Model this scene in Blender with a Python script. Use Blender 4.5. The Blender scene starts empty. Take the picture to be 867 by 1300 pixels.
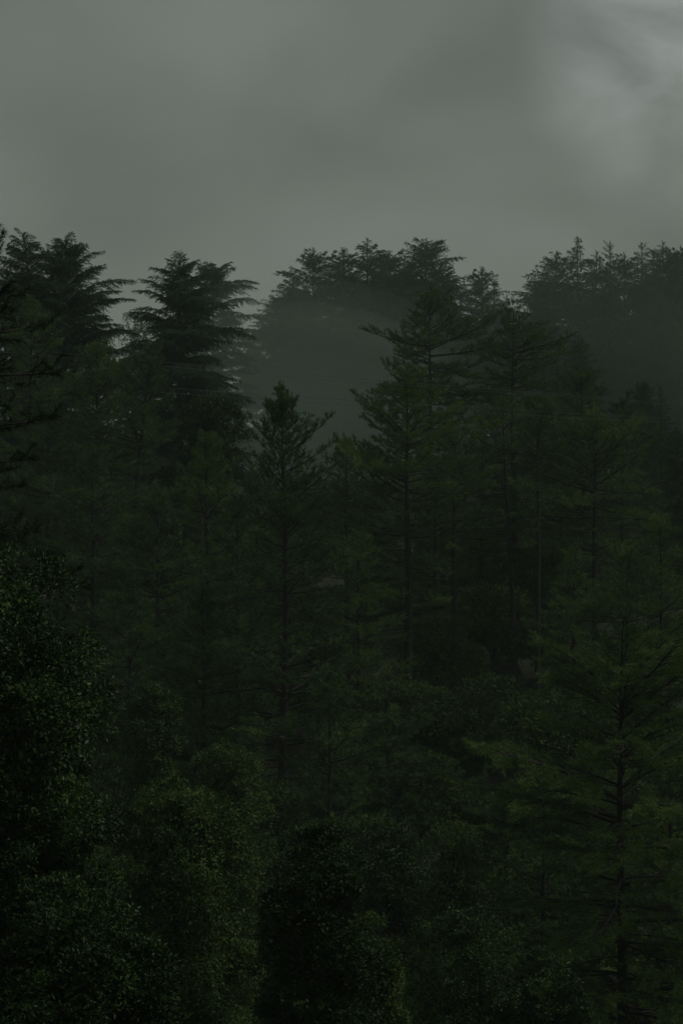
import bpy, math
import numpy as np
from mathutils import Matrix, Vector, Euler

# ------------------------------------------------------------------ camera
F = 2426.0                      # focal length in photograph pixels (867 x 1300)
CX, CY = 433.5, 650.0
scn = bpy.context.scene
col = scn.collection
cam_d = bpy.data.cameras.new("camera")
cam_d.sensor_fit = 'VERTICAL'
cam_d.sensor_height = 36.0
cam_d.lens = 36.0 * F / 1300.0
cam_d.clip_start = 0.1
cam_d.clip_end = 2000.0
cam = bpy.data.objects.new("camera", cam_d)
cam.location = (0, 0, 0)
cam.rotation_euler = (math.radians(90), 0, 0)
col.objects.link(cam)
scn.camera = cam

# ------------------------------------------------------------------ sky, sun, exposure
SUN_EL, SUN_AZ = math.radians(52), math.radians(92)     # azimuth measured from +Y (view) towards +X
world = bpy.data.worlds.new("World")
scn.world = world
world.use_nodes = True
wn = world.node_tree
wn.nodes.clear()
def N(tree, typ, **kw):
    n = tree.nodes.new(typ)
    for k, v in kw.items():
        setattr(n, k, v)
    return n
def rampset(r, stops):
    e = r.color_ramp.elements
    while len(e) < len(stops):
        e.new(0.5)
    for el, (p, c) in zip(e, stops):
        el.position = p
        el.color = (*c, 1) if len(c) == 3 else c
w_out = N(wn, "ShaderNodeOutputWorld")
w_sky = N(wn, "ShaderNodeTexSky", sky_type='NISHITA', sun_disc=False)
w_sky.sun_elevation = SUN_EL
w_sky.sun_rotation = SUN_AZ
w_bg1 = N(wn, "ShaderNodeBackground"); w_bg1.inputs[1].default_value = 0.05
wn.links.new(w_sky.outputs[0], w_bg1.inputs[0])
# the cloud deck: soft grey-green noise on the view direction
w_tc = N(wn, "ShaderNodeTexCoord")
w_map = N(wn, "ShaderNodeMapping"); w_map.inputs['Scale'].default_value = (1.0, 1.0, 1.5)
w_map.inputs['Rotation'].default_value = (0.0, 0.35, 0.0)
wn.links.new(w_tc.outputs['Generated'], w_map.inputs[0])
w_n1 = N(wn, "ShaderNodeTexNoise"); w_n1.inputs['Scale'].default_value = 5.0
w_n1.inputs['Detail'].default_value = 5.0; w_n1.inputs['Roughness'].default_value = 0.45
w_n1.inputs['Distortion'].default_value = 0.35
wn.links.new(w_map.outputs[0], w_n1.inputs[0])
w_r1 = N(wn, "ShaderNodeValToRGB")
rampset(w_r1, [(0.30, (0.325, 0.372, 0.328)), (0.52, (0.440, 0.488, 0.425)), (0.72, (0.560, 0.605, 0.540))])
wn.links.new(w_n1.outputs[0], w_r1.inputs[0])
# thin place in the clouds, up to the right
bd = Vector(((905 - CX) / F, 1.0, (CY - 55) / F)).normalized()
w_dot = N(wn, "ShaderNodeVectorMath", operation='DOT_PRODUCT')
w_nrm = N(wn, "ShaderNodeVectorMath", operation='NORMALIZE')
wn.links.new(w_tc.outputs['Generated'], w_nrm.inputs[0])
wn.links.new(w_nrm.outputs[0], w_dot.inputs[0]); w_dot.inputs[1].default_value = bd
w_mr = N(wn, "ShaderNodeMapRange", interpolation_type='SMOOTHSTEP')
w_mr.inputs[1].default_value = math.cos(math.radians(6.0)); w_mr.inputs[2].default_value = math.cos(math.radians(0.3))
w_mr.inputs[3].default_value = 0.0; w_mr.inputs[4].default_value = 1.0
wn.links.new(w_dot.outputs['Value'], w_mr.inputs[0])
w_n2 = N(wn, "ShaderNodeTexNoise"); w_n2.inputs['Scale'].default_value = 14.0
w_n2.inputs['Detail'].default_value = 5.0; w_n2.inputs['Roughness'].default_value = 0.5
w_n2.inputs['Distortion'].default_value = 0.5
wn.links.new(w_map.outputs[0], w_n2.inputs[0])
w_mr2 = N(wn, "ShaderNodeMapRange")
w_mr2.inputs[1].default_value = 0.22; w_mr2.inputs[2].default_value = 0.78
wn.links.new(w_n2.outputs[0], w_mr2.inputs[0])
w_mul = N(wn, "ShaderNodeMath", operation='MULTIPLY')
wn.links.new(w_mr.outputs[0], w_mul.inputs[0]); wn.links.new(w_mr2.outputs[0], w_mul.inputs[1])
w_mix = N(wn, "ShaderNodeMix", data_type='RGBA')
w_mix.inputs['B'].default_value = (1.05, 1.16, 1.10, 1)
wn.links.new(w_mul.outputs[0], w_mix.inputs['Factor']); wn.links.new(w_r1.outputs[0], w_mix.inputs['A'])
w_bg2 = N(wn, "ShaderNodeBackground"); w_bg2.inputs[1].default_value = 0.62
wn.links.new(w_mix.outputs['Result'], w_bg2.inputs[0])
w_ms = N(wn, "ShaderNodeMixShader"); w_ms.inputs[0].default_value = 0.94
wn.links.new(w_bg1.outputs[0], w_ms.inputs[1]); wn.links.new(w_bg2.outputs[0], w_ms.inputs[2])
wn.links.new(w_ms.outputs[0], w_out.inputs[0])

sun_d = bpy.data.lights.new("sun", 'SUN')
sun_d.energy = 1.5
sun_d.angle = math.radians(14)
sun_d.color = (1.0, 0.96, 0.88)
sun = bpy.data.objects.new("sun", sun_d)
sd = Vector((math.sin(SUN_AZ) * math.cos(SUN_EL), math.cos(SUN_AZ) * math.cos(SUN_EL), math.sin(SUN_EL)))
sun.rotation_euler = sd.to_track_quat('Z', 'Y').to_euler()
sun.location = (0, 60, 200)
col.objects.link(sun)

scn.view_settings.view_transform = 'Standard'
scn.view_settings.look = 'None'
scn.view_settings.gamma = 1.0
scn.view_settings.use_curve_mapping = False
scn.view_settings.exposure = -0.82
scn.render.engine = 'CYCLES'
cy = scn.cycles
cy.max_bounces = 5; cy.diffuse_bounces = 2; cy.glossy_bounces = 2; cy.transmission_bounces = 2
cy.volume_bounces = 1; cy.transparent_max_bounces = 4
cy.use_denoising = True
cy.denoising_input_passes = 'RGB_ALBEDO_NORMAL'
cy.denoising_prefilter = 'ACCURATE'
cy.use_adaptive_sampling = True
cy.adaptive_threshold = 0.01
cy.sample_clamp_indirect = 2.0

HAZE = 0.00042

# ------------------------------------------------------------------ helpers
def at(px, py, D):
    return Vector(((px - CX) * D / F, D, (CY - py) * D / F))
GY = [-52, -26, -6, 0, 10, 25, 40, 60, 80, 100, 120, 150, 180, 210, 240, 300, 450]
GZ = [33, 15, 0.5, -1.8, -6, -13, -17, -18.5, -14.2, -11, -7, -2, 2, 5, 4, -8, -30]  # slope behind the camera is unseen, raised to block sky light on foliage fronts
def ground(x, y):
    x = np.asarray(x, float); y = np.asarray(y, float)
    z = np.interp(y, GY, GZ)
    z = z + 0.7 * np.sin(x * 0.11 + y * 0.05) + 0.4 * np.sin(x * 0.31 - y * 0.23 + 1.0) + 0.03 * np.minimum(np.abs(x), 90)
    return z

def tag(o, label=None, cat=None, group=None, kind=None):
    if label: o['label'] = label
    if cat: o['category'] = cat
    if group: o['group'] = group
    if kind: o['kind'] = kind
    return o
def empty(name, loc):
    o = bpy.data.objects.new(name, None)
    o.empty_display_size = 0.5
    o.location = loc
    col.objects.link(o)
    return o
def link(name, me, parent=None):
    o = bpy.data.objects.new(name, me)
    o.parent = parent
    col.objects.link(o)
    return o
def tri_mesh(name, V, T, mi=None, mats=(), smooth=False):
    me = bpy.data.meshes.new(name)
    V = np.ascontiguousarray(V, np.float32); T = np.ascontiguousarray(T, np.int32)
    me.vertices.add(len(V)); me.vertices.foreach_set("co", V.ravel())
    me.loops.add(T.size); me.loops.foreach_set("vertex_index", T.ravel())
    me.polygons.add(len(T))
    me.polygons.foreach_set("loop_start", np.arange(0, T.size, 3, dtype=np.int32))
    for m in mats: me.materials.append(m)
    if mi is not None:
        me.polygons.foreach_set("material_index", np.ascontiguousarray(mi, np.int32))
    if smooth:
        me.polygons.foreach_set("use_smooth", np.ones(len(T), bool))
    me.update(calc_edges=True)
    return me

class Geo:
    """collects triangles with a material index"""
    def __init__(s): s.v = []; s.t = []; s.m = []; s.n = 0
    def add(s, V, T, m):
        s.v.append(V); s.t.append(T + s.n); s.m.append(np.full(len(T), m)); s.n += len(V)
    def arrays(s):
        return np.concatenate(s.v), np.concatenate(s.t), np.concatenate(s.m)
    def tube(s, P, R, sides, m, cap=True):
        P = np.asarray(P, float); k = len(P)
        R = np.broadcast_to(np.asarray(R, float), (k,))
        T = np.gradient(P, axis=0); T /= np.linalg.norm(T, axis=1)[:, None] + 1e-9
        ref = np.array([0, 0, 1.0]) if abs(T[0, 2]) < 0.8 else np.array([1.0, 0, 0])
        A = np.cross(T, ref); A /= np.linalg.norm(A, axis=1)[:, None] + 1e-9
        B = np.cross(T, A)
        a = np.arange(sides) * 2 * np.pi / sides
        V = P[:, None] + R[:, None, None] * (np.cos(a)[None, :, None] * A[:, None] + np.sin(a)[None, :, None] * B[:, None])
        V = V.reshape(-1, 3)
        i = np.arange(k - 1)[:, None] * sides; j = np.arange(sides)[None]; j2 = (j + 1) % sides
        q0, q1, q2, q3 = i + j, i + j2, i + sides + j2, i + sides + j
        Tt = np.concatenate([np.stack([q0, q1, q2], -1).reshape(-1, 3), np.stack([q0, q2, q3], -1).reshape(-1, 3)])
        s.add(V, Tt, m)
    def blades(s, P, Dv, L, W, rng, m):
        n = len(P)
        Dv = Dv / (np.linalg.norm(Dv, axis=1)[:, None] + 1e-9)
        S = np.cross(Dv, rng.normal(size=(n, 3))); S /= np.linalg.norm(S, axis=1)[:, None] + 1e-9
        L = np.broadcast_to(L, (n,))[:, None]; W = np.broadcast_to(W, (n,))[:, None]
        V = np.stack([P - S * W / 2, P + S * W / 2, P + Dv * L], 1).reshape(-1, 3)
        s.add(V, np.arange(3 * n).reshape(-1, 3), m)
    def leaves(s, P, Dv, Nv, L, W, m):
        n = len(P)
        Dv = Dv / (np.linalg.norm(Dv, axis=1)[:, None] + 1e-9)
        S = np.cross(Dv, Nv); S /= np.linalg.norm(S, axis=1)[:, None] + 1e-9
        U = np.cross(S, Dv)
        L = np.broadcast_to(L, (n,))[:, None]; W = np.broadcast_to(W, (n,))[:, None]
        mid = P + Dv * L * 0.45
        V = np.stack([P, mid - S * W / 2 + U * W * 0.22, P + Dv * L - U * W * 0.15, mid + S * W / 2 + U * W * 0.22], 1).reshape(-1, 3)
        b = np.arange(n)[:, None] * 4
        s.add(V, np.concatenate([b + [0, 1, 2], b + [0, 2, 3]]), m)

# ------------------------------------------------------------------ materials
def foliage(name, c_dark, c_mid, c_light, rough=0.55, spec=0.3, trans=0.25, nscale=0.6):
    m = bpy.data.materials.new(name); m.use_nodes = True
    t = m.node_tree; t.nodes.clear()
    out = N(t, "ShaderNodeOutputMaterial")
    geo = N(t, "ShaderNodeNewGeometry"); oi = N(t, "ShaderNodeObjectInfo")
    nz = N(t, "ShaderNodeTexNoise"); nz.inputs['Scale'].default_value = nscale; nz.inputs['Detail'].default_value = 3
    t.links.new(geo.outputs['Position'], nz.inputs['Vector'])
    a = N(t, "ShaderNodeMath", operation='MULTIPLY'); a.inputs[1].default_value = 0.5
    t.links.new(geo.outputs['Random Per Island'], a.inputs[0])
    b = N(t, "ShaderNodeMath", operation='MULTIPLY_ADD'); b.inputs[1].default_value = 1.15; b.inputs[2].default_value = -0.38
    t.links.new(nz.outputs[0], b.inputs[0])
    c = N(t, "ShaderNodeMath", operation='ADD')
    t.links.new(a.outputs[0], c.inputs[0]); t.links.new(b.outputs[0], c.inputs[1])
    d = N(t, "ShaderNodeMath", operation='MULTIPLY_ADD'); d.inputs[1].default_value = 0.22
    t.links.new(oi.outputs['Random'], d.inputs[0]); t.links.new(c.outputs[0], d.inputs[2])
    r = N(t, "ShaderNodeValToRGB"); rampset(r, [(0.12, c_dark), (0.5, c_mid), (0.92, c_light)])
    t.links.new(d.outputs[0], r.inputs[0])
    p = N(t, "ShaderNodeBsdfPrincipled")
    p.inputs['Roughness'].default_value = rough
    p.inputs['Specular IOR Level'].default_value = spec
    t.links.new(r.outputs[0], p.inputs['Base Color'])
    tr = N(t, "ShaderNodeBsdfTranslucent"); t.links.new(r.outputs[0], tr.inputs[0])
    mx = N(t, "ShaderNodeMixShader"); mx.inputs[0].default_value = trans
    t.links.new(p.outputs[0], mx.inputs[1]); t.links.new(tr.outputs[0], mx.inputs[2])
    t.links.new(mx.outputs[0], out.inputs[0])
    return m
def bark(name, c1, c2):
    m = bpy.data.materials.new(name); m.use_nodes = True
    t = m.node_tree; p = t.nodes['Principled BSDF']
    tc = N(t, "ShaderNodeTexCoord"); mp = N(t, "ShaderNodeMapping"); mp.inputs['Scale'].default_value = (7, 7, 1.3)
    t.links.new(tc.outputs['Object'], mp.inputs[0])
    nz = N(t, "ShaderNodeTexNoise"); nz.inputs['Scale'].default_value = 1.5; nz.inputs['Detail'].default_value = 6
    t.links.new(mp.outputs[0], nz.inputs['Vector'])
    r = N(t, "ShaderNodeValToRGB"); rampset(r, [(0.35, c1), (0.68, c2)])
    t.links.new(nz.outputs[0], r.inputs[0]); t.links.new(r.outputs[0], p.inputs['Base Color'])
    bp = N(t, "ShaderNodeBump"); bp.inputs['Strength'].default_value = 0.8; bp.inputs['Distance'].default_value = 0.05
    t.links.new(nz.outputs[0], bp.inputs['Height']); t.links.new(bp.outputs[0], p.inputs['Normal'])
    p.inputs['Roughness'].default_value = 0.9
    return m
M_PINE = foliage("pine_needles", (0.012, 0.040, 0.012), (0.048, 0.108, 0.028), (0.110, 0.190, 0.044))
M_PINEL = foliage("light_pine_needles", (0.020, 0.056, 0.013), (0.070, 0.142, 0.028), (0.150, 0.240, 0.048))
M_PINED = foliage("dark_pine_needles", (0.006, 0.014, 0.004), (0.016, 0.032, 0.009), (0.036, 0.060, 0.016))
M_CEDAR = foliage("cedar_needles", (0.010, 0.030, 0.016), (0.026, 0.060, 0.032), (0.055, 0.098, 0.052))
M_LEAF = foliage("glossy_leaves", (0.004, 0.013, 0.003), (0.016, 0.042, 0.007), (0.070, 0.130, 0.026), rough=0.40, spec=0.20, trans=0.12, nscale=1.1)
M_LEAFL = foliage("olive_leaves", (0.012, 0.032, 0.007), (0.046, 0.090, 0.019), (0.120, 0.185, 0.040), rough=0.48, spec=0.25, trans=0.2, nscale=1.0)
M_SHRUB = foliage("shrub_leaves", (0.016, 0.036, 0.008), (0.044, 0.082, 0.018), (0.085, 0.135, 0.034), rough=0.7, spec=0.12, trans=0.2, nscale=0.7)
M_BARK = bark("pine_bark", (0.008, 0.007, 0.005), (0.024, 0.020, 0.016))
M_BARK2 = bark("grey_bark", (0.030, 0.027, 0.023), (0.095, 0.088, 0.075))

# ------------------------------------------------------------------ terrain
gx = np.concatenate([np.linspace(-300, -70, 24)[:-1], np.linspace(-70, 70, 113), np.linspace(70, 300, 24)[1:]])
gy = np.concatenate([np.linspace(-50, 0, 12)[:-1], np.linspace(0, 240, 161), np.linspace(240, 440, 30)[1:]])
X, Y = np.meshgrid(gx, gy)
rg = np.random.default_rng(5)
Zt = ground(X, Y) + rg.normal(size=X.shape) * 0.06
nx, ny = len(gx), len(gy)
ii = (np.arange(ny - 1)[:, None] * nx + np.arange(nx - 1)[None]).ravel()
TT = np.concatenate([np.stack([ii, ii + 1, ii + nx + 1], 1), np.stack([ii, ii + nx + 1, ii + nx], 1)])
M_SOIL = bpy.data.materials.new("forest_floor"); M_SOIL.use_nodes = True
t = M_SOIL.node_tree; p = t.nodes['Principled BSDF']; p.inputs['Roughness'].default_value = 0.95
g = N(t, "ShaderNodeNewGeometry"); nz = N(t, "ShaderNodeTexNoise"); nz.inputs['Scale'].default_value = 0.5; nz.inputs['Detail'].default_value = 8
t.links.new(g.outputs['Position'], nz.inputs['Vector'])
r = N(t, "ShaderNodeValToRGB"); rampset(r, [(0.35, (0.012, 0.011, 0.006)), (0.5, (0.016, 0.024, 0.008)), (0.68, (0.030, 0.030, 0.014))])
t.links.new(nz.outputs[0], r.inputs[0]); t.links.new(r.outputs[0], p.inputs['Base Color'])
bp = N(t, "ShaderNodeBump"); bp.inputs['Distance'].default_value = 0.3
t.links.new(nz.outputs[0], bp.inputs['Height']); t.links.new(bp.outputs[0], p.inputs['Normal'])
go = link("ground", tri_mesh("ground", np.stack([X, Y, Zt], -1).reshape(-1, 3), TT, None, [M_SOIL], True))
tag(go, "steep wooded valley side covered in dark leaf litter", "ground", kind="structure")

# ------------------------------------------------------------------ bough templates
def brush(g, P, Dv, rng, nb, bl, bw, sl, spread, m):
    """needle brushes: nb blades along each shoot of length sl"""
    n = len(P)
    Dv = Dv / np.linalg.norm(Dv, axis=1)[:, None]
    u = rng.random((n, nb))
    pos = P[:, None] + Dv[:, None] * (u * sl)[..., None]
    d = Dv[:, None] * 0.8 + rng.normal(size=(n, nb, 3)) * spread
    g.blades(pos.reshape(-1, 3), d.reshape(-1, 3), bl * (0.7 + 0.6 * rng.random(n * nb)), bw, rng, m)

def make_bough(L, kind, seed, nb, bl, bw, t0=0.12, dens=1.0):
    rng = np.random.default_rng(seed)
    g = Geo()
    t = np.linspace(0, 1, 10)
    wig = np.cumsum(rng.normal(size=10)) * 0.012 * L
    if kind == 'cedar':
        z = L * (0.24 * t - 0.40 * t ** 2.6)
    elif kind == 'pine':
        z = L * (-0.05 * t + 0.13 * t ** 2)
    else:
        z = L * (0.10 * t - 0.12 * t ** 2)
    ax = np.stack([L * t, wig - wig[0], z], 1)
    r0 = 0.010 * L + 0.012
    g.tube(ax, np.linspace(r0, 0.006, 10), 5, 0)
    step = {'cedar': 0.15, 'pine': 0.27, 'fir': 0.20}[kind] / dens
    n2 = max(5, int(L * (1 - t0) / step))
    SP = []; SD = []
    for k in range(n2):
        tt = t0 + (1 - t0) * (k + rng.random() * 0.7) / n2
        p0 = np.array([np.interp(tt, t, ax[:, i]) for i in range(3)])
        side = 1 if k % 2 else -1
        if kind == 'cedar':
            l2 = (0.40 * L * (1 - tt) ** 0.75 + 0.16) * (0.6 + 0.6 * rng.random()) * min(1, 0.35 + tt * 2.2)
            a = math.radians(rng.uniform(42, 68)); up = rng.uniform(-0.05, 0.12); dr = 0.45
        elif kind == 'pine':
            l2 = (0.36 * L * (1 - tt) ** 0.8 + 0.20) * (0.5 + 0.8 * rng.random()) * min(1, 0.3 + tt * 2.0)
            a = math.radians(rng.uniform(30, 70)); up = rng.uniform(-0.2, 0.5); dr = -0.10
        else:
            l2 = (0.40 * L * (1 - tt) ** 0.8 + 0.20) * (0.5 + 0.7 * rng.random()) * min(1, 0.3 + tt * 2.0)
            a = math.radians(rng.uniform(35, 62)); up = rng.uniform(-0.1, 0.22); dr = 0.18
        d = np.array([math.cos(a), side * math.sin(a), up]); d /= np.linalg.norm(d)
        s = np.linspace(0, 1, 5)
        q = p0 + d * (s * l2)[:, None]; q[:, 2] -= dr * l2 * s ** 2
        if l2 > 0.35:
            g.tube(q, np.linspace(0.004 * L + 0.004, 0.003, 5), 3, 0)
        gap = {'cedar': 0.11, 'pine': 0.155, 'fir': 0.13}[kind]
        ns = max(2, int(l2 / gap * dens))
        for j in range(ns):
            w = (j + 0.7) / ns
            if kind != 'cedar': w = 1 - (1 - w) * 0.68
            b = np.array([np.interp(w, s, q[:, i]) for i in range(3)])
            sd = 1 if rng.random() < 0.5 else -1
            tan = d - np.array([0, 0, 2 * dr * w])
            lat = np.array([-d[1], d[0], 0]) * sd
            if kind == 'cedar':
                v = tan * 0.8 + lat * rng.uniform(0.2, 0.9) + np.array([0, 0, rng.uniform(-0.55, 0.1)])
            elif kind == 'pine':
                v = tan * 0.7 + lat * rng.uniform(0.1, 1.0) + np.array([0, 0, rng.uniform(-0.2, 0.9)])
            else:
                v = tan * 0.8 + lat * rng.uniform(0.2, 0.9) + np.array([0, 0, rng.uniform(-0.35, 0.35)])
            SP.append(b); SD.append(v)
    # shoots on the main axis tip
    for j in range(5):
        w = 0.8 + 0.2 * j / 4
        SP.append(np.array([np.interp(w, t, ax[:, i]) for i in range(3)]))
        e = ax[-1] - ax[-3]
        SD.append(e / np.linalg.norm(e) + rng.normal(size=3) * 0.25)
    SP = np.array(SP); SD = np.array(SD)
    sl = {'cedar': 0.20, 'pine': 0.17, 'fir': 0.20}[kind]
    spread = {'cedar': 0.30, 'pine': 0.52, 'fir': 0.48}[kind]
    brush(g, SP, SD, rng, nb, bl, bw, sl, spread, 1)
    if kind == 'cedar':        # hanging branchlets
        k = rng.random(len(SP)) < 0.35
        hd = np.tile([0.25, 0, -1.0], (k.sum(), 1)) + rng.normal(size=(k.sum(), 3)) * 0.22
        brush(g, SP[k], hd, rng, nb, bl, bw, 0.28, 0.22, 1)
    return g.arrays()

def make_set(kind, lens, nvar, nb, bl, bw, mat, seed, t0=0.12, dens=1.0):
    S = []
    for i, L in enumerate(lens):
        for v in range(nvar):
            arr = make_bough(L, kind, seed + 31 * i + v, nb, bl, bw, t0, dens)
            S.append([L, arr, None, mat])
    return S
def tmpl_mesh(T):
    if T[2] is None:
        T[2] = tri_mesh("bough", *T[1][:2], T[1][2], [M_BARK, T[3]])
    return T[2]
CED = make_set('cedar', (1.0, 2.2, 3.6, 5.2), 3, 9, 0.12, 0.034, M_CEDAR, 100, t0=0.06, dens=1.3)
CEDF = make_set('cedar', (1.0, 2.2, 3.6, 5.2), 2, 5, 0.16, 0.062, M_CEDAR, 200, t0=0.06, dens=0.85)
PIN = make_set('pine', (0.8, 1.6, 2.8, 4.2), 3, 18, 0.15, 0.022, M_PINE, 300, t0=0.20, dens=1.55)
PINL = make_set('pine', (0.8, 1.6, 2.8, 4.2), 3, 18, 0.15, 0.022, M_PINEL, 330, t0=0.20, dens=1.55)
FIRN = make_set('fir', (1.0, 2.0, 3.2, 4.4), 3, 30, 0.10, 0.012, M_PINEL, 500, t0=0.14, dens=1.6)
PINC = make_set('pine', (0.8, 1.6, 2.8), 3, 22, 0.13, 0.019, M_PINE, 360, t0=0.18, dens=1.5)
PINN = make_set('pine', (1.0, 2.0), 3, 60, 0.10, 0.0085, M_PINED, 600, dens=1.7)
BARE = make_set('pine', (1.6, 2.8), 3, 6, 0.13, 0.020, M_PINE, 700, t0=0.40, dens=0.8)

def bough_list(P, rng):
    """list of (template, matrix) for one conifer; P: dict of crown parameters in metres"""
    H, cb, R = P['H'], P['cb'], P['R']
    out = []
    Lc = H - cb
    sp = P.get('spacing', 0.5)
    h = H - 0.35
    az = rng.random() * 6.28
    az0, ph = rng.random(2) * 6.28
    irr = P.get('irr', 0.0 if P['kind'] == 'cedar' else 0.30)
    while h > cb:
        u = (H - h) / Lc
        if P['kind'] == 'cedar':
            prof = min(1.0, u / P.get('full', 0.30)) ** P.get('pw', 0.75)
        else:
            prof = min(1.0, (u / P.get('full', 0.55)) ** P.get('pw', 0.85)) * (1 - P.get('taper', 0.25) * max(0, u - P.get('full', 0.55)) / 0.45)
        nwh = P.get('nwh', 4) if u > 0.06 else 3
        if rng.random() < P.get('sparse', 0) * min(1, u * 1.6):
            nwh = max(1, nwh - 2)
        for k in range(nwh):
            az += 2 * math.pi / nwh + rng.normal() * 0.35
            ln = max(0.30, R * prof * rng.uniform(0.62, 1.18) + 0.14)
            ln *= (1 + irr * 0.7 * math.cos(az - az0)) * (1 + irr * math.sin(h * 2.1 + ph) * 0.9 + irr * 0.5 * math.sin(h * 0.9 + 2 * ph)) if u > 0.05 else 1
            ln = max(ln, 0.30)
            if rng.random() < P.get('short', 0.12): ln *= 0.55
            if P['kind'] == 'cedar':
                pit = np.interp(u, [0, 0.12, 0.4, 1], [58, 34, 14, 2]) + rng.normal() * 7 + P.get('lift', 0)
            elif P['kind'] == 'pine':
                pit = np.interp(u, [0, 0.15, 0.5, 1], [64, 36, 8, -8]) + rng.normal() * 8 + P.get('lift', 0)
            else:
                pit = np.interp(u, [0, 0.15, 0.5, 1], [60, 34, 8, -8]) + rng.normal() * 7 + P.get('lift', 0)
            S = P['set']
            if P.get('bare') and u > P['bare'] and rng.random() < 0.6: S = BARE
            best = sorted(S, key=lambda T: abs(math.log(T[0] / ln)))[:3]
            T = best[rng.integers(len(best))]
            sc = ln / T[0]
            sc = min(max(sc, 0.45), 1.8)
            hh = h + rng.normal() * sp * 0.25
            out.append((T, hh, az, math.radians(pit), sc, rng.uniform(-0.35, 0.35)))
        h -= sp * rng.uniform(0.7, 1.3) * ((0.72 if P['kind'] == 'cedar' else 0.6) if u < 0.12 else 1)
    return out

def trunk_curve(H, base_off, bend, rng, n=16):
    """points from the base to the tip, tip above the origin offset by base_off at the foot"""
    s = np.linspace(0, 1, n)
    w1, w2 = rng.uniform(0, 6.28, 2)
    x = base_off[0] * s + bend * np.sin(s * np.pi) + 0.006 * H * np.sin(s * 6 + w1) * s * (1 - s) * 2
    y = base_off[1] * s + 0.006 * H * np.sin(s * 5 + w2) * s
    return np.stack([x, y, s * H], 1)

def conifer(name, label, px, py, D, Rpx, kind, S, seed, cb=0.35, group=None, base_px=None, bend=0.0,
            r0=None, bake=None, bark_mat=None, leader=True, z0=None, **kw):
    rng = np.random.default_rng(seed)
    top = at(px, py, D)
    bx = at(base_px, py, D).x if base_px is not None else top.x
    gz = float(ground(bx, D)) if z0 is None else z0
    H = top.z - gz + 0.3
    root = empty(name, (bx, D, gz - 0.3))
    tag(root, label, "pine tree" if name == 'pine_tree' else ("cedar" if name == 'cedar_tree' else "conifer"), group)
    R = Rpx * D / F
    C = trunk_curve(H, (top.x - bx, 0), bend, rng)
    r0 = r0 or 0.011 * H + 0.03
    g = Geo()
    s = np.linspace(0, 1, len(C))
    g.tube(C, r0 * (1 - s) ** 0.8 + 0.012 + 0.25 * r0 * np.exp(-s * 25), 10, 0)
    V, T, m = g.arrays()
    link("trunk", tri_mesh("trunk", V, T, None, [bark_mat or M_BARK], True), root)
    P = dict(H=H, cb=cb * H if cb <= 1 else cb, R=R, kind=kind, set=S); P.update(kw)
    B = bough_list(P, rng)
    # leader: the crown's own mesh, shoots crowded round the tip of the trunk
    g = Geo()
    n = 26
    hs = H - rng.random(n) ** 1.3 * min(1.6, 0.12 * H)
    base = np.stack([np.interp(hs, C[:, 2], C[:, i]) for i in range(3)], 1)
    a = rng.uniform(0, 6.28, n)
    dv = np.stack([np.cos(a) * 0.42, np.sin(a) * 0.42, np.full(n, 0.85)], 1)
    nbk = len(S[0][1][1])
    brush(g, base, dv, rng, 16, 0.13, 0.022, 0.28, 0.30, 1)
    if bake:
        for (T, hh, az, pit, sc, roll) in B:
            Va, Ta, ma = T[1]
            Mx = Matrix.Rotation(az, 3, 'Z') @ Matrix.Rotation(-pit, 3, 'Y') @ Matrix.Rotation(roll, 3, 'X')
            off = [np.interp(hh, C[:, 2], C[:, i]) for i in range(3)]
            g.add(Va @ (np.array(Mx).T * sc) + off, Ta, 0)
            g.m[-1] = ma
        V, T, m = g.arrays()
        crown = link("crown", tri_mesh("crown", V, T, m, [M_BARK, S[0][3]]), root)
    else:
        V, T, m = g.arrays()
        crown = link("crown", tri_mesh("crown", V, T, m, [M_BARK, S[0][3]]), root)
        for (T, hh, az, pit, sc, roll) in B:
            o = bpy.data.objects.new("bough", tmpl_mesh(T))
            o.parent = crown
            off = [float(np.interp(hh, C[:, 2], C[:, i])) for i in range(3)]
            Mx = Matrix.Translation(off) @ Matrix.Rotation(az, 4, 'Z') @ Matrix.Rotation(-pit, 4, 'Y') @ Matrix.Rotation(roll, 4, 'X') @ Matrix.Scale(sc, 4)
            o.matrix_local = Mx
            col.objects.link(o)
    return root

def clone(root, label, px, py, D, rotz, group=None, wide=1.0, px_off=0):
    """copy of a baked conifer standing somewhere else, scaled so that its tip reaches the pixel height"""
    top = at(px, py, D)
    gz = float(ground(top.x, D))
    tr = [c for c in root.children]
    H0 = max(v.co.z for v in tr[0].data.vertices)
    sc = (top.z - gz + 0.3) / H0
    r = root.copy(); col.objects.link(r)
    r.location = (top.x, D, gz - 0.3); r.rotation_euler = (0, 0, rotz); r.scale = (sc * wide, sc * wide, sc)
    r['label'] = label
    if group: r['group'] = group
    for ch in tr:
        c = ch.copy(); col.objects.link(c); c.parent = r
    return r

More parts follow.
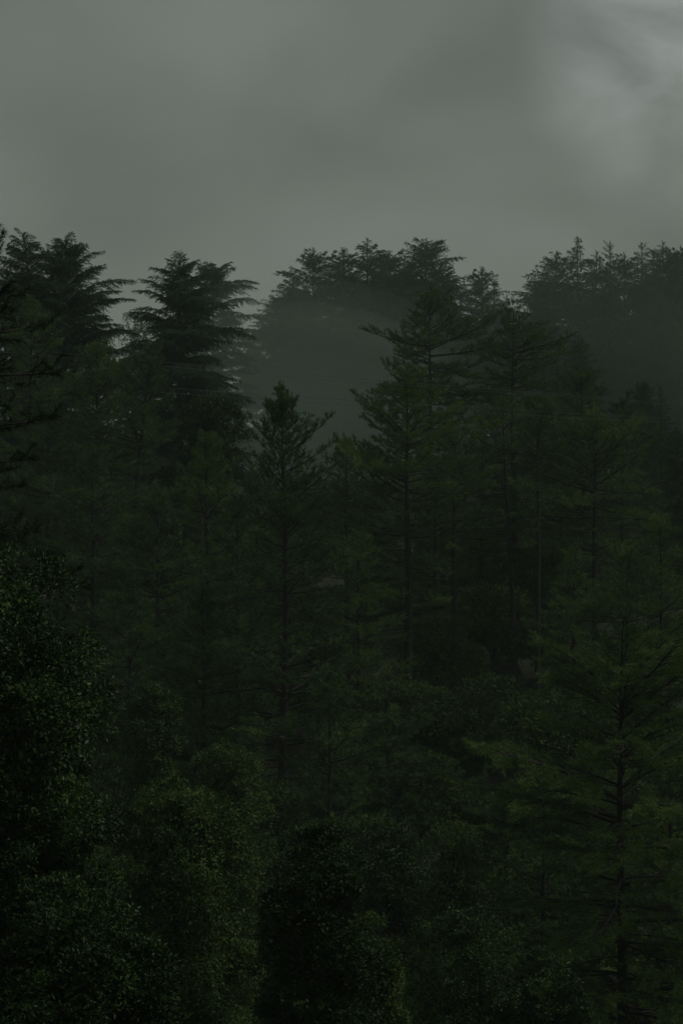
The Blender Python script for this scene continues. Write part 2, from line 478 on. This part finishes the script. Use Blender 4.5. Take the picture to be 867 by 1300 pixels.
# ------------------------------------------------------------------ broadleaf crowns
def crown_arrays(rx, ry, rz, nl, nsp, leaf, width, seed, lobe=0.36, per=9, fill=0.12):
    rng = np.random.default_rng(seed)
    d = rng.normal(size=(nl * 3, 3)); d /= np.linalg.norm(d, axis=1)[:, None]
    d = d[d[:, 2] > -0.75][:nl]
    R = np.array([rx, ry, rz])
    rm = min(rx, ry)
    lr = rm * lobe * rng.uniform(0.55, 1.35, len(d))
    c = d * (R - lr[:, None] * 1.0) * rng.uniform(0.84, 1.07, len(d))[:, None]
    k = rng.choice(len(d), nsp, p=lr ** 2 / (lr ** 2).sum())
    e = rng.normal(size=(nsp, 3)); e /= np.linalg.norm(e, axis=1)[:, None]
    e = e + d[k] * 0.6 + [0, 0, 0.5]; e /= np.linalg.norm(e, axis=1)[:, None]
    rad = lr[k] * np.where(rng.random(nsp) < fill, rng.uniform(0.2, 0.8, nsp), rng.uniform(0.82, 1.12, nsp))
    P = c[k] + e * rad[:, None] * np.array([1, 1, 0.9])
    # ragged gaps between the leafy clumps
    q = P / (rm * 0.105); ph = rng.uniform(0, 6.28, 6)
    nz = (np.sin(q[:, 0] + 0.7 * q[:, 2] + ph[0]) + np.sin(q[:, 1] * 1.1 - 0.6 * q[:, 0] + ph[1]) + np.sin(q[:, 2] * 1.2 + 0.8 * q[:, 1] + ph[2])
          + 0.8 * np.sin(q[:, 0] * 2.1 - q[:, 2] * 1.7 + ph[3]) + 0.8 * np.sin(q[:, 1] * 1.9 + q[:, 2] * 2.3 + ph[4]))
    kp = nz > rng.normal(size=nsp) * 0.5 - 0.35
    P = P[kp]; e = e[kp]; nsp = len(P)
    # shaded inner leaves
    ni = int(nsp * 3.0)
    di = rng.normal(size=(ni, 3)); di /= np.linalg.norm(di, axis=1)[:, None]
    Pi = di * (R - rm * lobe * 1.05) * rng.uniform(0.72, 1.0, ni)[:, None]
    # leaves of every sprig
    n = nsp * per
    P2 = np.repeat(P, per, 0) + rng.normal(size=(n, 3)) * leaf * 0.55
    E2 = np.repeat(e, per, 0)
    dv = E2 * 0.7 + rng.normal(size=(n, 3)) * 0.62
    nv = E2 * 0.5 + np.array([0, 0, 0.7]) + rng.normal(size=(n, 3)) * 0.45
    g = Geo()
    g.leaves(P2, dv, nv, leaf * rng.uniform(0.65, 1.3, n), width * rng.uniform(0.7, 1.25, n), 0)
    g.leaves(Pi, rng.normal(size=(ni, 3)), di + rng.normal(size=(ni, 3)) * 0.5, leaf * rng.uniform(1.1, 1.6, ni), leaf * rng.uniform(0.6, 0.9, ni), 0)
    return g, c, lr

def broadleaf(name, label, cat, px, py, D, rxp, rzp, seed, nl, nsp, leaf, mat, group=None, depth=1.0, lobe=0.36, width=None, r0=None):
    """crown centre at pixel (px, py), radii in pixels"""
    m = D / F
    c0 = at(px, py, D)
    gz = float(ground(c0.x, D)) - 0.2
    root = empty(name, (c0.x, D, gz)); tag(root, label, cat, group)
    hc = c0.z - gz
    rx, rz = rxp * m, rzp * m
    g, cs, lr = crown_arrays(rx, rx * depth, rz, nl, nsp, leaf, width or leaf * 0.42, seed, lobe)
    V, T, _ = g.arrays()
    cr = link("crown", tri_mesh("crown", V, T, None, [mat]), root)
    cr.location = (0, 0, hc)
    rng = np.random.default_rng(seed + 1)
    r0 = r0 or 0.05 * rx + 0.05
    s = np.linspace(0, 1, 10)
    tip = hc + 0.45 * rz
    C = np.stack([0.15 * rx * np.sin(s * 3 + seed), 0.15 * rx * np.sin(s * 2.3 + seed), s * tip], 1); C[:, :2] -= C[0, :2]
    g = Geo(); g.tube(C, np.linspace(r0, r0 * 0.3, 10), 9, 0)
    V, T, _ = g.arrays()
    tr = link("trunk", tri_mesh("trunk", V, T, None, [M_BARK2], True), root)
    for k in range(min(7, len(cs))):
        e = cs[k] + [0, 0, hc]
        z = max(min(e[2] - 0.5 * np.linalg.norm(cs[k][:2]), tip * 0.95), max(hc - rz, 0.2) )
        z = min(z, tip * 0.95)
        b = np.array([np.interp(z, C[:, 2], C[:, i]) for i in range(3)])
        q = b + (e - b) * np.linspace(0, 1, 6)[:, None]; q[:, 2] += 0.12 * np.linalg.norm(e - b) * np.sin(np.linspace(0, np.pi, 6))
        g = Geo(); g.tube(q, np.linspace(r0 * 0.45, 0.012, 6), 6, 0)
        V, T, _ = g.arrays()
        link("limb", tri_mesh("limb", V, T, None, [M_BARK2], True), tr)
    return root

def clone_bush(root, label, px, py, D, sc, rotz, group):
    top = at(px, py, D)
    gz = float(ground(top.x, D)) - 0.2
    r = root.copy(); col.objects.link(r)
    r.location = (top.x, D, gz); r.rotation_euler = (0, 0, rotz); r.scale = (sc, sc, sc)
    r['label'] = label
    if group: r['group'] = group
    for ch in root.children:
        c = ch.copy(); col.objects.link(c); c.parent = r
        for q in ch.children:
            k = q.copy(); col.objects.link(k); k.parent = c
    return r

# ================================================================== FOREGROUND broadleaf trees
G_FG = "glossy broadleaf trees in the foreground"
BL = broadleaf
BL('broadleaf_tree', "tall dark broadleaf tree with glossy pointed leaves and a domed sloping side", "tree", -45, 985, 25, 222, 334, 11, 74, 17000, 0.066, M_LEAF, G_FG, lobe=0.27)
BL('broadleaf_tree', "low dark broadleaf tree crowding the foot of the tall domed glossy one", "tree", 85, 1305, 22, 145, 185, 12, 46, 8500, 0.062, M_LEAF, G_FG, lobe=0.36)
BL('broadleaf_tree', "rounded olive green broadleaf tree beside the tall domed glossy one", "tree", 228, 1185, 38, 106, 222, 13, 64, 9500, 0.075, M_LEAFL, G_FG, lobe=0.30)
BL('broadleaf_tree', "dark small-leaved broadleaf tree below the slender lone pine", "tree", 402, 1240, 32, 84, 192, 14, 56, 8500, 0.062, M_LEAF, G_FG, lobe=0.30)
BL('broadleaf_tree', "short broadleaf tree pressed against the dark small-leaved one", "tree", 470, 1300, 33, 48, 130, 15, 22, 2800, 0.068, M_LEAFL, G_FG)
BL('broadleaf_tree', "grey green broadleaf tree with two rounded heads in the hollow", "tree", 572, 1190, 52, 62, 150, 16, 30, 4600, 0.085, M_LEAFL, G_FG, lobe=0.45)
BL('broadleaf_tree', "wide dark broadleaf tree in front of the two-headed grey green one", "tree", 592, 1275, 46, 85, 120, 17, 44, 5200, 0.080, M_LEAF, G_FG)
BL('broadleaf_tree', "small dark broadleaf tree at the foot of the spreading light green pine", "tree", 690, 1285, 46, 55, 80, 18, 18, 2200, 0.090, M_LEAF, G_FG)
BL('broadleaf_tree', "dim rounded broadleaf tree behind the olive green one", "tree", 288, 1050, 62, 66, 108, 19, 26, 3400, 0.11, M_LEAFL, G_FG, lobe=0.42)
BL('broadleaf_tree', "yellowish broadleaf tree peeping out behind the tall domed glossy one", "tree", 192, 950, 66, 42, 92, 20, 20, 2200, 0.11, M_LEAFL, G_FG, lobe=0.42)
BL('broadleaf_tree', "shadowy broadleaf tree behind the dark small-leaved one", "tree", 500, 1130, 64, 62, 85, 21, 24, 3000, 0.11, M_LEAF, G_FG, lobe=0.42)

# ================================================================== near conifers
# spreading light green conifer in the lower right
conifer('pine_tree', "spreading light green pine with long level boughs above the hollow", 788, 838, 55, 150, 'fir', FIRN, 41,
        cb=0.14, spacing=0.55, nwh=5, full=0.22, pw=0.38, taper=-0.35, r0=0.20, lift=-6, short=0.15)
# pine whose trunk stands outside the frame, boughs reaching in from the left
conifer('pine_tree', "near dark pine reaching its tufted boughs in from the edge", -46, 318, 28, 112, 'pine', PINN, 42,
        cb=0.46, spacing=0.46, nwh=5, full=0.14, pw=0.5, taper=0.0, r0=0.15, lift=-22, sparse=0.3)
# the slender lone pine in the middle
conifer('pine_tree', "slender lone pine with a pointed brushy top and long bare trunk", 357, 490, 80, 58, 'pine', PINC, 43, base_px=358,
        cb=0.16, spacing=0.46, nwh=5, full=0.19, pw=0.85, taper=-0.7, bare=0.33, sparse=0.35, irr=0.18, lift=8, r0=0.20, bend=0.12)

# ================================================================== pine stand on the slope, right of the lone pine
G_ST = "tall pines of the stand on the slope"
def pine(label, px, py, D, R, seed, S=PIN, **kw):
    kw.setdefault('spacing', 0.56); kw.setdefault('cb', 0.22); kw.setdefault('full', 0.28); kw.setdefault('nwh', 5)
    return conifer('pine_tree', label, px, py, D, R, kw.pop('kind', 'pine'), S, seed, group=G_ST, **kw)
pine("broad bushy pine with a rounded light green head beside the misty gap", 517, 480, 100, 100, 51, PINL, full=0.30, pw=0.6, nwh=6, r0=0.27, cb=0.30, bare=0.45, sparse=0.5)
pine("dark open-crowned pine rising highest behind the bushy pine", 545, 378, 125, 84, 52, full=0.26, pw=0.7, cb=0.42, lift=-14, sparse=0.25, r0=0.24)
pine("dark flat-topped pine with crooked level boughs above the wires", 651, 405, 120, 74, 53, full=0.16, pw=0.55, cb=0.42, lift=-16, sparse=0.3, r0=0.24)
pine("thin pine with a bare straight stem right of the bushy pine", 577, 545, 104, 60, 54, PINL, cb=0.50, sparse=0.55, nwh=4, r0=0.22, bare=0.5)
pine("thin leaning pine between the flat-topped pine and the dark spire", 637, 510, 106, 56, 55, PINL, cb=0.52, sparse=0.5, nwh=4, r0=0.18, bare=0.36, base_px=655)
pine("dark narrow pine spire with a long straight trunk", 682, 512, 100, 46, 56, PIN, full=0.18, cb=0.56, sparse=0.5, r0=0.17, bare=0.36)
pine("bushy pine with several leading shoots below the wires", 738, 474, 114, 74, 57, PIN, r0=0.2)
pine("wide light green pine with sweeping lower boughs beside the dark cedars", 755, 525, 104, 88, 58, PINL, full=0.36, nwh=6, cb=0.36, r0=0.20, bare=0.45, sparse=0.5)
pine("pine half hidden between the dark spire and the wide light green pine", 712, 530, 118, 62, 59, PIN)
pine("dark pine on the outer shoulder of the stand below the wires", 790, 512, 118, 58, 60, PIN, full=0.35)
pine("short pine below the wide light green one", 728, 715, 98, 62, 61, PINL, cb=0.34, r0=0.18, full=0.3)
pine("light green young pine under the dark cedars at the slope's edge", 838, 662, 92, 66, 62, PINL, full=0.4, cb=0.1)
pine("light green young pine in front of the edge of the stand", 795, 705, 94, 68, 63, PINL, full=0.4, cb=0.1)
pine("low bushy pine right below the broad bushy pine", 455, 680, 96, 60, 64, PINL, full=0.35, cb=0.08)
pine("young pine behind the lone pine, left of the bushy pine", 440, 560, 112, 60, 65, PIN, full=0.4, cb=0.1)
pine("thin pine right behind the short pine", 690, 640, 124, 66, 66, PIN, cb=0.06)
pine("dim pine in the dark heart of the stand", 612, 560, 118, 70, 67, PIN, full=0.4, cb=0.06)
pine("dim pine behind the bushy pine's lower trunk", 552, 600, 114, 72, 68, PIN, full=0.4, cb=0.06)
pine("small pine at the foot of the lone pine", 418, 860, 76, 72, 69, PIN, full=0.45, cb=0.04)
pine("small pine at the foot of the broad bushy pine", 492, 915, 82, 74, 70, PIN, full=0.45, cb=0.04)
pine("small dark pine beside the spreading light green pine", 652, 1000, 78, 60, 71, PIN, full=0.45, cb=0.04)
pine("small dark pine behind the spreading light green pine's trunk", 745, 955, 72, 70, 73, PIN, full=0.45, cb=0.04)
pine("small dark pine beyond the spreading light green pine's far boughs", 850, 940, 72, 72, 74, PIN, full=0.45, cb=0.04)
pine("sapling pine in the dark hollow", 690, 1000, 68, 60, 75, PIN, full=0.45, cb=0.04)
pine("small pine under the thin bare-stemmed pine", 572, 985, 84, 60, 72, PIN, full=0.45, cb=0.04)

# ================================================================== left-hand stand
G_LS = "conifers on the slope left of the lone pine"
def lpine(label, px, py, D, R, seed, S=PIN, **kw):
    kw.setdefault('spacing', 0.56); kw.setdefault('cb', 0.10); kw.setdefault('nwh', 5); kw.setdefault('full', 0.36)
    return conifer('pine_tree', label, px, py, D, R, kw.pop('kind', 'pine'), S, seed, group=G_LS, **kw)
lpine("pine with a dark club-shaped tip and crooked trunk below the twin cedars", 193, 438, 106, 66, 81, PIN, full=0.30, cb=0.2, bend=-0.5, base_px=172, sparse=0.3)
lpine("dense round-topped pine left of the one with the club-shaped tip", 124, 452, 112, 66, 82, PINL, full=0.22, pw=0.5, nwh=6)
lpine("thin pale pine in front of the leaning cedar", 40, 378, 116, 62, 83, PINL, cb=0.3, sparse=0.3)
lpine("bushy pine below the round dark broadleaf crown", 262, 560, 96, 60, 84, PINL, pw=0.6)
lpine("dim pine under the thin pale one", 62, 500, 106, 74, 85, PIN)
lpine("dim pine between the round-topped pine and the domed glossy tree", 118, 570, 98, 76, 86, PIN)
lpine("dim feathery pine below the crooked-trunk pine", 200, 620, 92, 74, 87, PIN)
lpine("thin feathery pine beside the lone pine", 302, 640, 88, 74, 88, PIN, sparse=0.2)
lpine("low feathery pine on the near slope left of the lone pine", 258, 745, 80, 72, 89, PIN)
lpine("low dim pine beside the domed glossy tree", 165, 740, 84, 68, 90, PIN)
lpine("dim low pine at the foot of the misty gap", 422, 690, 136, 62, 94, PIN, cb=0.04)
lpine("dim pine in the shade between the lone pine and the misty gap", 385, 640, 122, 70, 93, PIN, cb=0.05)
lpine("dim pine behind the bushy pine and the lone pine", 325, 600, 104, 62, 92, PIN)
BL('broadleaf_tree', "round dark broadleaf crown under the twin misty cedars", "tree", 265, 580, 116, 54, 84, 91, 30, 4200, 0.17, M_LEAF, G_LS, lobe=0.5)

# ================================================================== cedars on the skyline, left
G_CE = "misty cedars along the ridge"
def cedar(label, px, py, D, R, seed, S=CED, **kw):
    kw.setdefault('spacing', 0.62); kw.setdefault('cb', 0.12); kw.setdefault('nwh', 5)
    return conifer('cedar_tree', label, px, py, D, R, 'cedar', S, seed, group=G_CE, **kw)
cedar("dark cedar with a nodding leaning top at the ridge", 30, 298, 132, 54, 101, base_px=84, cb=0.40, full=0.24, nwh=6)
cedar("broad dark cedar with feathery upswept boughs beside the leaning one", 84, 308, 134, 84, 102, cb=0.36, full=0.32, pw=0.75, lift=12, nwh=6, spacing=0.56)
cedar("small cedar left of the leaning one", 8, 345, 136, 52, 103, cb=0.3)
cedar("front tree of the twin misty cedars, with a forked spiky top", 228, 322, 138, 88, 104, full=0.36, pw=0.88, lift=2, nwh=6, spacing=0.55)
cedar("paler rear tree of the twin misty cedars, with flat layered boughs", 270, 346, 166, 64, 105, full=0.14, pw=0.5, lift=-6, r0=0.3)
# far small broadleaf crowns peeping over
FB = "far misty broadleaf trees"
BL('broadleaf_tree', "pale sparse broadleaf crown between the feathery cedar and the twin cedars", "tree", 176, 440, 168, 24, 46, 106, 16, 420, 0.20, M_LEAFL, FB, lobe=0.5)
BL('broadleaf_tree', "faint round broadleaf tree fading into mist right of the twin cedars", "tree", 322, 480, 225, 30, 60, 107, 16, 1500, 0.30, M_LEAFL, FB, lobe=0.5)
BL('broadleaf_tree', "faint low broadleaf tree in mist behind the twin cedars", "tree", 160, 500, 172, 55, 45, 108, 18, 1800, 0.26, M_LEAF, FB, lobe=0.5)

# ================================================================== cedars on the ridge behind the mist
c1 = cedar("tall pointed cedar at the summit of the misty clump", 466, 304, 194, 58, 111, CEDF, bake=True, pw=0.95, full=0.30, nwh=6)
c2 = cedar("outermost cedar of the misty clump, its boughs reaching over the gap", 398, 318, 192, 62, 112, CEDF, bake=True, pw=0.85, lift=4, nwh=6)
c3 = cedar("cedar with a bushy rounded top at the clump's far shoulder", 541, 308, 190, 58, 113, CEDF, bake=True, pw=0.70, lift=6, full=0.22, nwh=6)
c4 = cedar("thin spire cedar standing over the right-hand clump", 774, 309, 180, 40, 114, CEDF, bake=True, pw=1.2, full=0.42)
c5 = cedar("tallest cedar of the right-hand clump, sky showing through beside it", 733, 303, 178, 48, 115, CEDF, bake=True, pw=1.0, sparse=0.3, full=0.35)
rr = np.random.default_rng(77)
V5 = [c1, c2, c3, c4, c5]
def cl(v, label, px, py, D, wide=1.0, group=G_CE):
    return clone(V5[v - 1], label, px, py, D, rr.uniform(0, 6.28), group, wide)
cl(2, "cedar between the outermost and the summit cedar of the misty clump", 437, 313, 196)
cl(1, "low cedar at the misty clump's outer foot", 372, 345, 186)
cl(3, "lowest outer cedar of the misty clump, half lost in mist", 356, 372, 184)
cl(3, "flat-headed cedar just right of the summit cedar", 493, 316, 198)
cl(5, "cedar tip behind the flat-headed cedar", 514, 322, 202)
cl(2, "cedar descending from the clump's rounded far shoulder", 560, 334, 188)
cl(1, "shadowed cedar in the front of the misty clump", 450, 352, 184)
cl(5, "shadowed cedar below the clump's rounded far shoulder", 525, 360, 180)
cl(4, "small dark cedar spire under the clump's far shoulder", 583, 372, 172)
cl(2, "twisted small cedar alone in the notch between the two clumps", 612, 337, 186, 0.8)
cl(4, "narrow cedar beside the twisted one in the notch", 628, 352, 184, 1.1)
cl(1, "cedar low in the notch beside the right-hand clump", 643, 372, 182, 0.8)
cl(2, "outermost cedar of the right-hand clump, above the notch", 705, 318, 176)
cl(3, "low outer cedar of the right-hand clump", 688, 350, 172, 0.9)
cl(1, "cedar tip right of the tallest of the right-hand clump", 757, 316, 182, 0.9)
cl(2, "cedar right of the thin spire", 792, 320, 178, 0.9)
cl(5, "pointed cedar midway along the right-hand clump", 813, 306, 180, 0.9)
cl(4, "thin cedar tip between two pointed cedars", 828, 314, 184, 1.2)
cl(1, "pointed cedar with a tufted tip further along the right-hand clump", 841, 304, 182, 0.9)
cl(3, "rounded cedar near the right-hand clump's end", 859, 312, 178, 0.9)
cl(2, "last cedar of the right-hand clump", 882, 308, 180)
cl(5, "misty cedar in the front row of the right-hand clump", 775, 365, 164, 0.9)
cl(1, "misty low cedar facing the right-hand clump", 835, 370, 166, 0.9)
cl(3, "dim cedar behind the flat-topped pine", 690, 410, 158, 0.8)
cl(2, "dim cedar with a flat crooked head in the mist above the wires' end", 733, 425, 150, 0.7)
cl(3, "dim cedar with a hooked head where the wires cross the mist", 815, 482, 146, 0.6)
cl(4, "thin misty cedar just right of the hooked-head one", 838, 488, 148, 1.0)
cl(5, "dark hooked cedar beside the pine stand's shoulder", 826, 552, 130, 0.7)
cl(1, "dark pointed cedar at the slope's edge", 858, 540, 132, 0.7)
cl(2, "dark low cedar filling the slope's edge", 884, 590, 126, 0.8)
cl(4, "hidden cedar low in the misty gap", 420, 470, 190, 1.3)
cl(1, "faint cedar deep in the misty gap", 385, 430, 200, 0.9)
cl(5, "faint cedar at the bottom of the misty gap", 345, 500, 196, 0.9)

# ================================================================== understory
G_US = "dark understory shrubs beneath the pines"
us = []
for i in range(3):
    us.append(BL('shrub', "dark leafy shrub in the understory beneath the pines", "shrub", 470 + 60 * i, [985, 1000, 960][i], [88, 84, 96][i], 58, 46, 130 + i, 18, 1500, 0.16, M_SHRUB, G_US, lobe=0.45))
rr = np.random.default_rng(9)
for D in (52, 60, 67, 75, 84, 94, 106, 120, 136, 152, 168, 184, 200):
    half = 470 * D / F
    n = int(2 * half / 3.0) + 1
    for k in range(n):
        x = -half + (k + rr.uniform(0.1, 0.9)) * 2 * half / n
        px = CX + x * F / D
        clone_bush(us[rr.integers(3)], "dark leafy shrub in the understory beneath the pines", px, 900, D + rr.uniform(-4, 4), rr.uniform(0.8, 1.5), rr.uniform(0, 6.28), G_US)

for px, D, sc in ((775, 79, 1.5), (815, 81, 1.6), (850, 78, 1.5), (880, 80, 1.6), (700, 80, 1.4), (735, 77, 1.5), (660, 82, 1.4), (395, 140, 1.6), (430, 143, 1.7), (455, 138, 1.6)):
    clone_bush(us[rr.integers(3)], "dark leafy shrub in the understory beneath the pines", px, 900, D, sc, rr.uniform(0, 6.28), G_US)

# ================================================================== overhead wires
M_WIRE = bpy.data.materials.new("aluminium_wire"); M_WIRE.use_nodes = True
pw = M_WIRE.node_tree.nodes['Principled BSDF']
pw.inputs['Base Color'].default_value = (0.55, 0.56, 0.55, 1); pw.inputs['Roughness'].default_value = 0.55
nzw = N(M_WIRE.node_tree, "ShaderNodeTexNoise"); nzw.inputs['Scale'].default_value = 0.8
rw = N(M_WIRE.node_tree, "ShaderNodeValToRGB"); rampset(rw, [(0.3, (0.16, 0.165, 0.16)), (0.7, (0.30, 0.31, 0.30))])
M_WIRE.node_tree.links.new(nzw.outputs[0], rw.inputs[0]); M_WIRE.node_tree.links.new(rw.outputs[0], pw.inputs['Base Color'])
for (y0, y1, off, lab) in ((472, 506, 0.0, "topmost thin overhead wire crossing the pine stand"), (476, 508, 0.25, "thin overhead wire just under the topmost one"),
                           (500, 526, 0.0, "upper wire of the lower pair crossing the pine stand"), (506, 531, 0.3, "lowest thin overhead wire crossing the pine stand")):
    A = at(440, y0, 102 + off); B = at(867, y1, 86 + off)
    dirv = (B - A)
    A2 = A - dirv * 2.2; B2 = B + dirv * 1.0
    s = np.linspace(0, 1, 60)
    P = np.array(A2)[None] + (np.array(B2) - np.array(A2))[None] * s[:, None]
    L = np.linalg.norm(np.array(B2) - np.array(A2))
    P[:, 2] -= 0.0006 * L * L * s * (1 - s) * 0.25
    g = Geo(); g.tube(P, 0.0075, 6, 0)
    V, T, _ = g.arrays()
    tag(link("overhead_wire", tri_mesh("overhead_wire", V, T, None, [M_WIRE], True)), lab, "wire", "overhead wires across the pine stand")

# ================================================================== haze
def volume(name, dens, colr=(0.71, 0.88, 0.775), aniso=0.1):
    m = bpy.data.materials.new(name); m.use_nodes = True
    t = m.node_tree; t.nodes.clear()
    o = N(t, "ShaderNodeOutputMaterial"); v = N(t, "ShaderNodeVolumePrincipled")
    v.inputs['Density'].default_value = dens; v.inputs['Color'].default_value = (*colr, 1); v.inputs['Anisotropy'].default_value = aniso
    t.links.new(v.outputs[0], o.inputs['Volume'])
    return m
def box(x0, x1, y0, y1, z0, z1):
    V = np.array([(x, y, z) for x in (x0, x1) for y in (y0, y1) for z in (z0, z1)], float)
    T = np.array([(0, 1, 3), (0, 3, 2), (4, 6, 7), (4, 7, 5), (0, 4, 5), (0, 5, 1), (2, 3, 7), (2, 7, 6), (0, 2, 6), (0, 6, 4), (1, 5, 7), (1, 7, 3)])
    return V, T
V, T = box(-305, 305, -55, 445, -38, 39)
tag(link("haze", tri_mesh("haze", V, T, None, [volume("thin_haze", HAZE)])), "thin grey haze filling the air over the whole valley", "haze", kind="stuff")
def bank(label, px, py, D, r, dens):
    c = at(px, py, D)
    u = np.linspace(0, np.pi, 17); w = np.linspace(0, 2 * np.pi, 33)[:-1]
    V = np.stack([np.outer(np.sin(u), np.cos(w)), np.outer(np.sin(u), np.sin(w)), np.outer(np.cos(u), np.ones(32))], -1).reshape(-1, 3) * np.array(r)
    i = (np.arange(16)[:, None] * 32); j = np.arange(32)[None]; j2 = (j + 1) % 32
    T = np.concatenate([np.stack([i + j, i + 32 + j, i + 32 + j2], -1).reshape(-1, 3), np.stack([i + j, i + 32 + j2, i + j2], -1).reshape(-1, 3)])
    o = link("haze", tri_mesh("haze", V, T, None, [volume("mist", dens)]))
    o.location = c
    tag(o, label, "mist", "mist banks hanging before the ridge", "stuff")
bank("broad veil of thin mist along the cedar ridge", 433, 480, 205, (95, 76, 32), 0.0010)
for k, q in enumerate((1.6, 1.4, 1.2, 1.02, 0.85, 0.68, 0.5, 0.32)):
    w = ("faintest outermost", "faint outermost", "wide outer", "outer", "middle", "inner", "dense inner", "densest innermost")[k]
    bank(w + " veil of pale mist lying in the gap behind the lone pine", 372, 560 + 4 * k, 158, (12 * q, 14 * q, 8.4 * q), 0.0048)
    bank(w + " veil of pale mist drifting before the right-hand cedar clump", 815 + 6 * k, 445, 154, (10 * q, 8 * q, 6.5 * q), 0.0024)
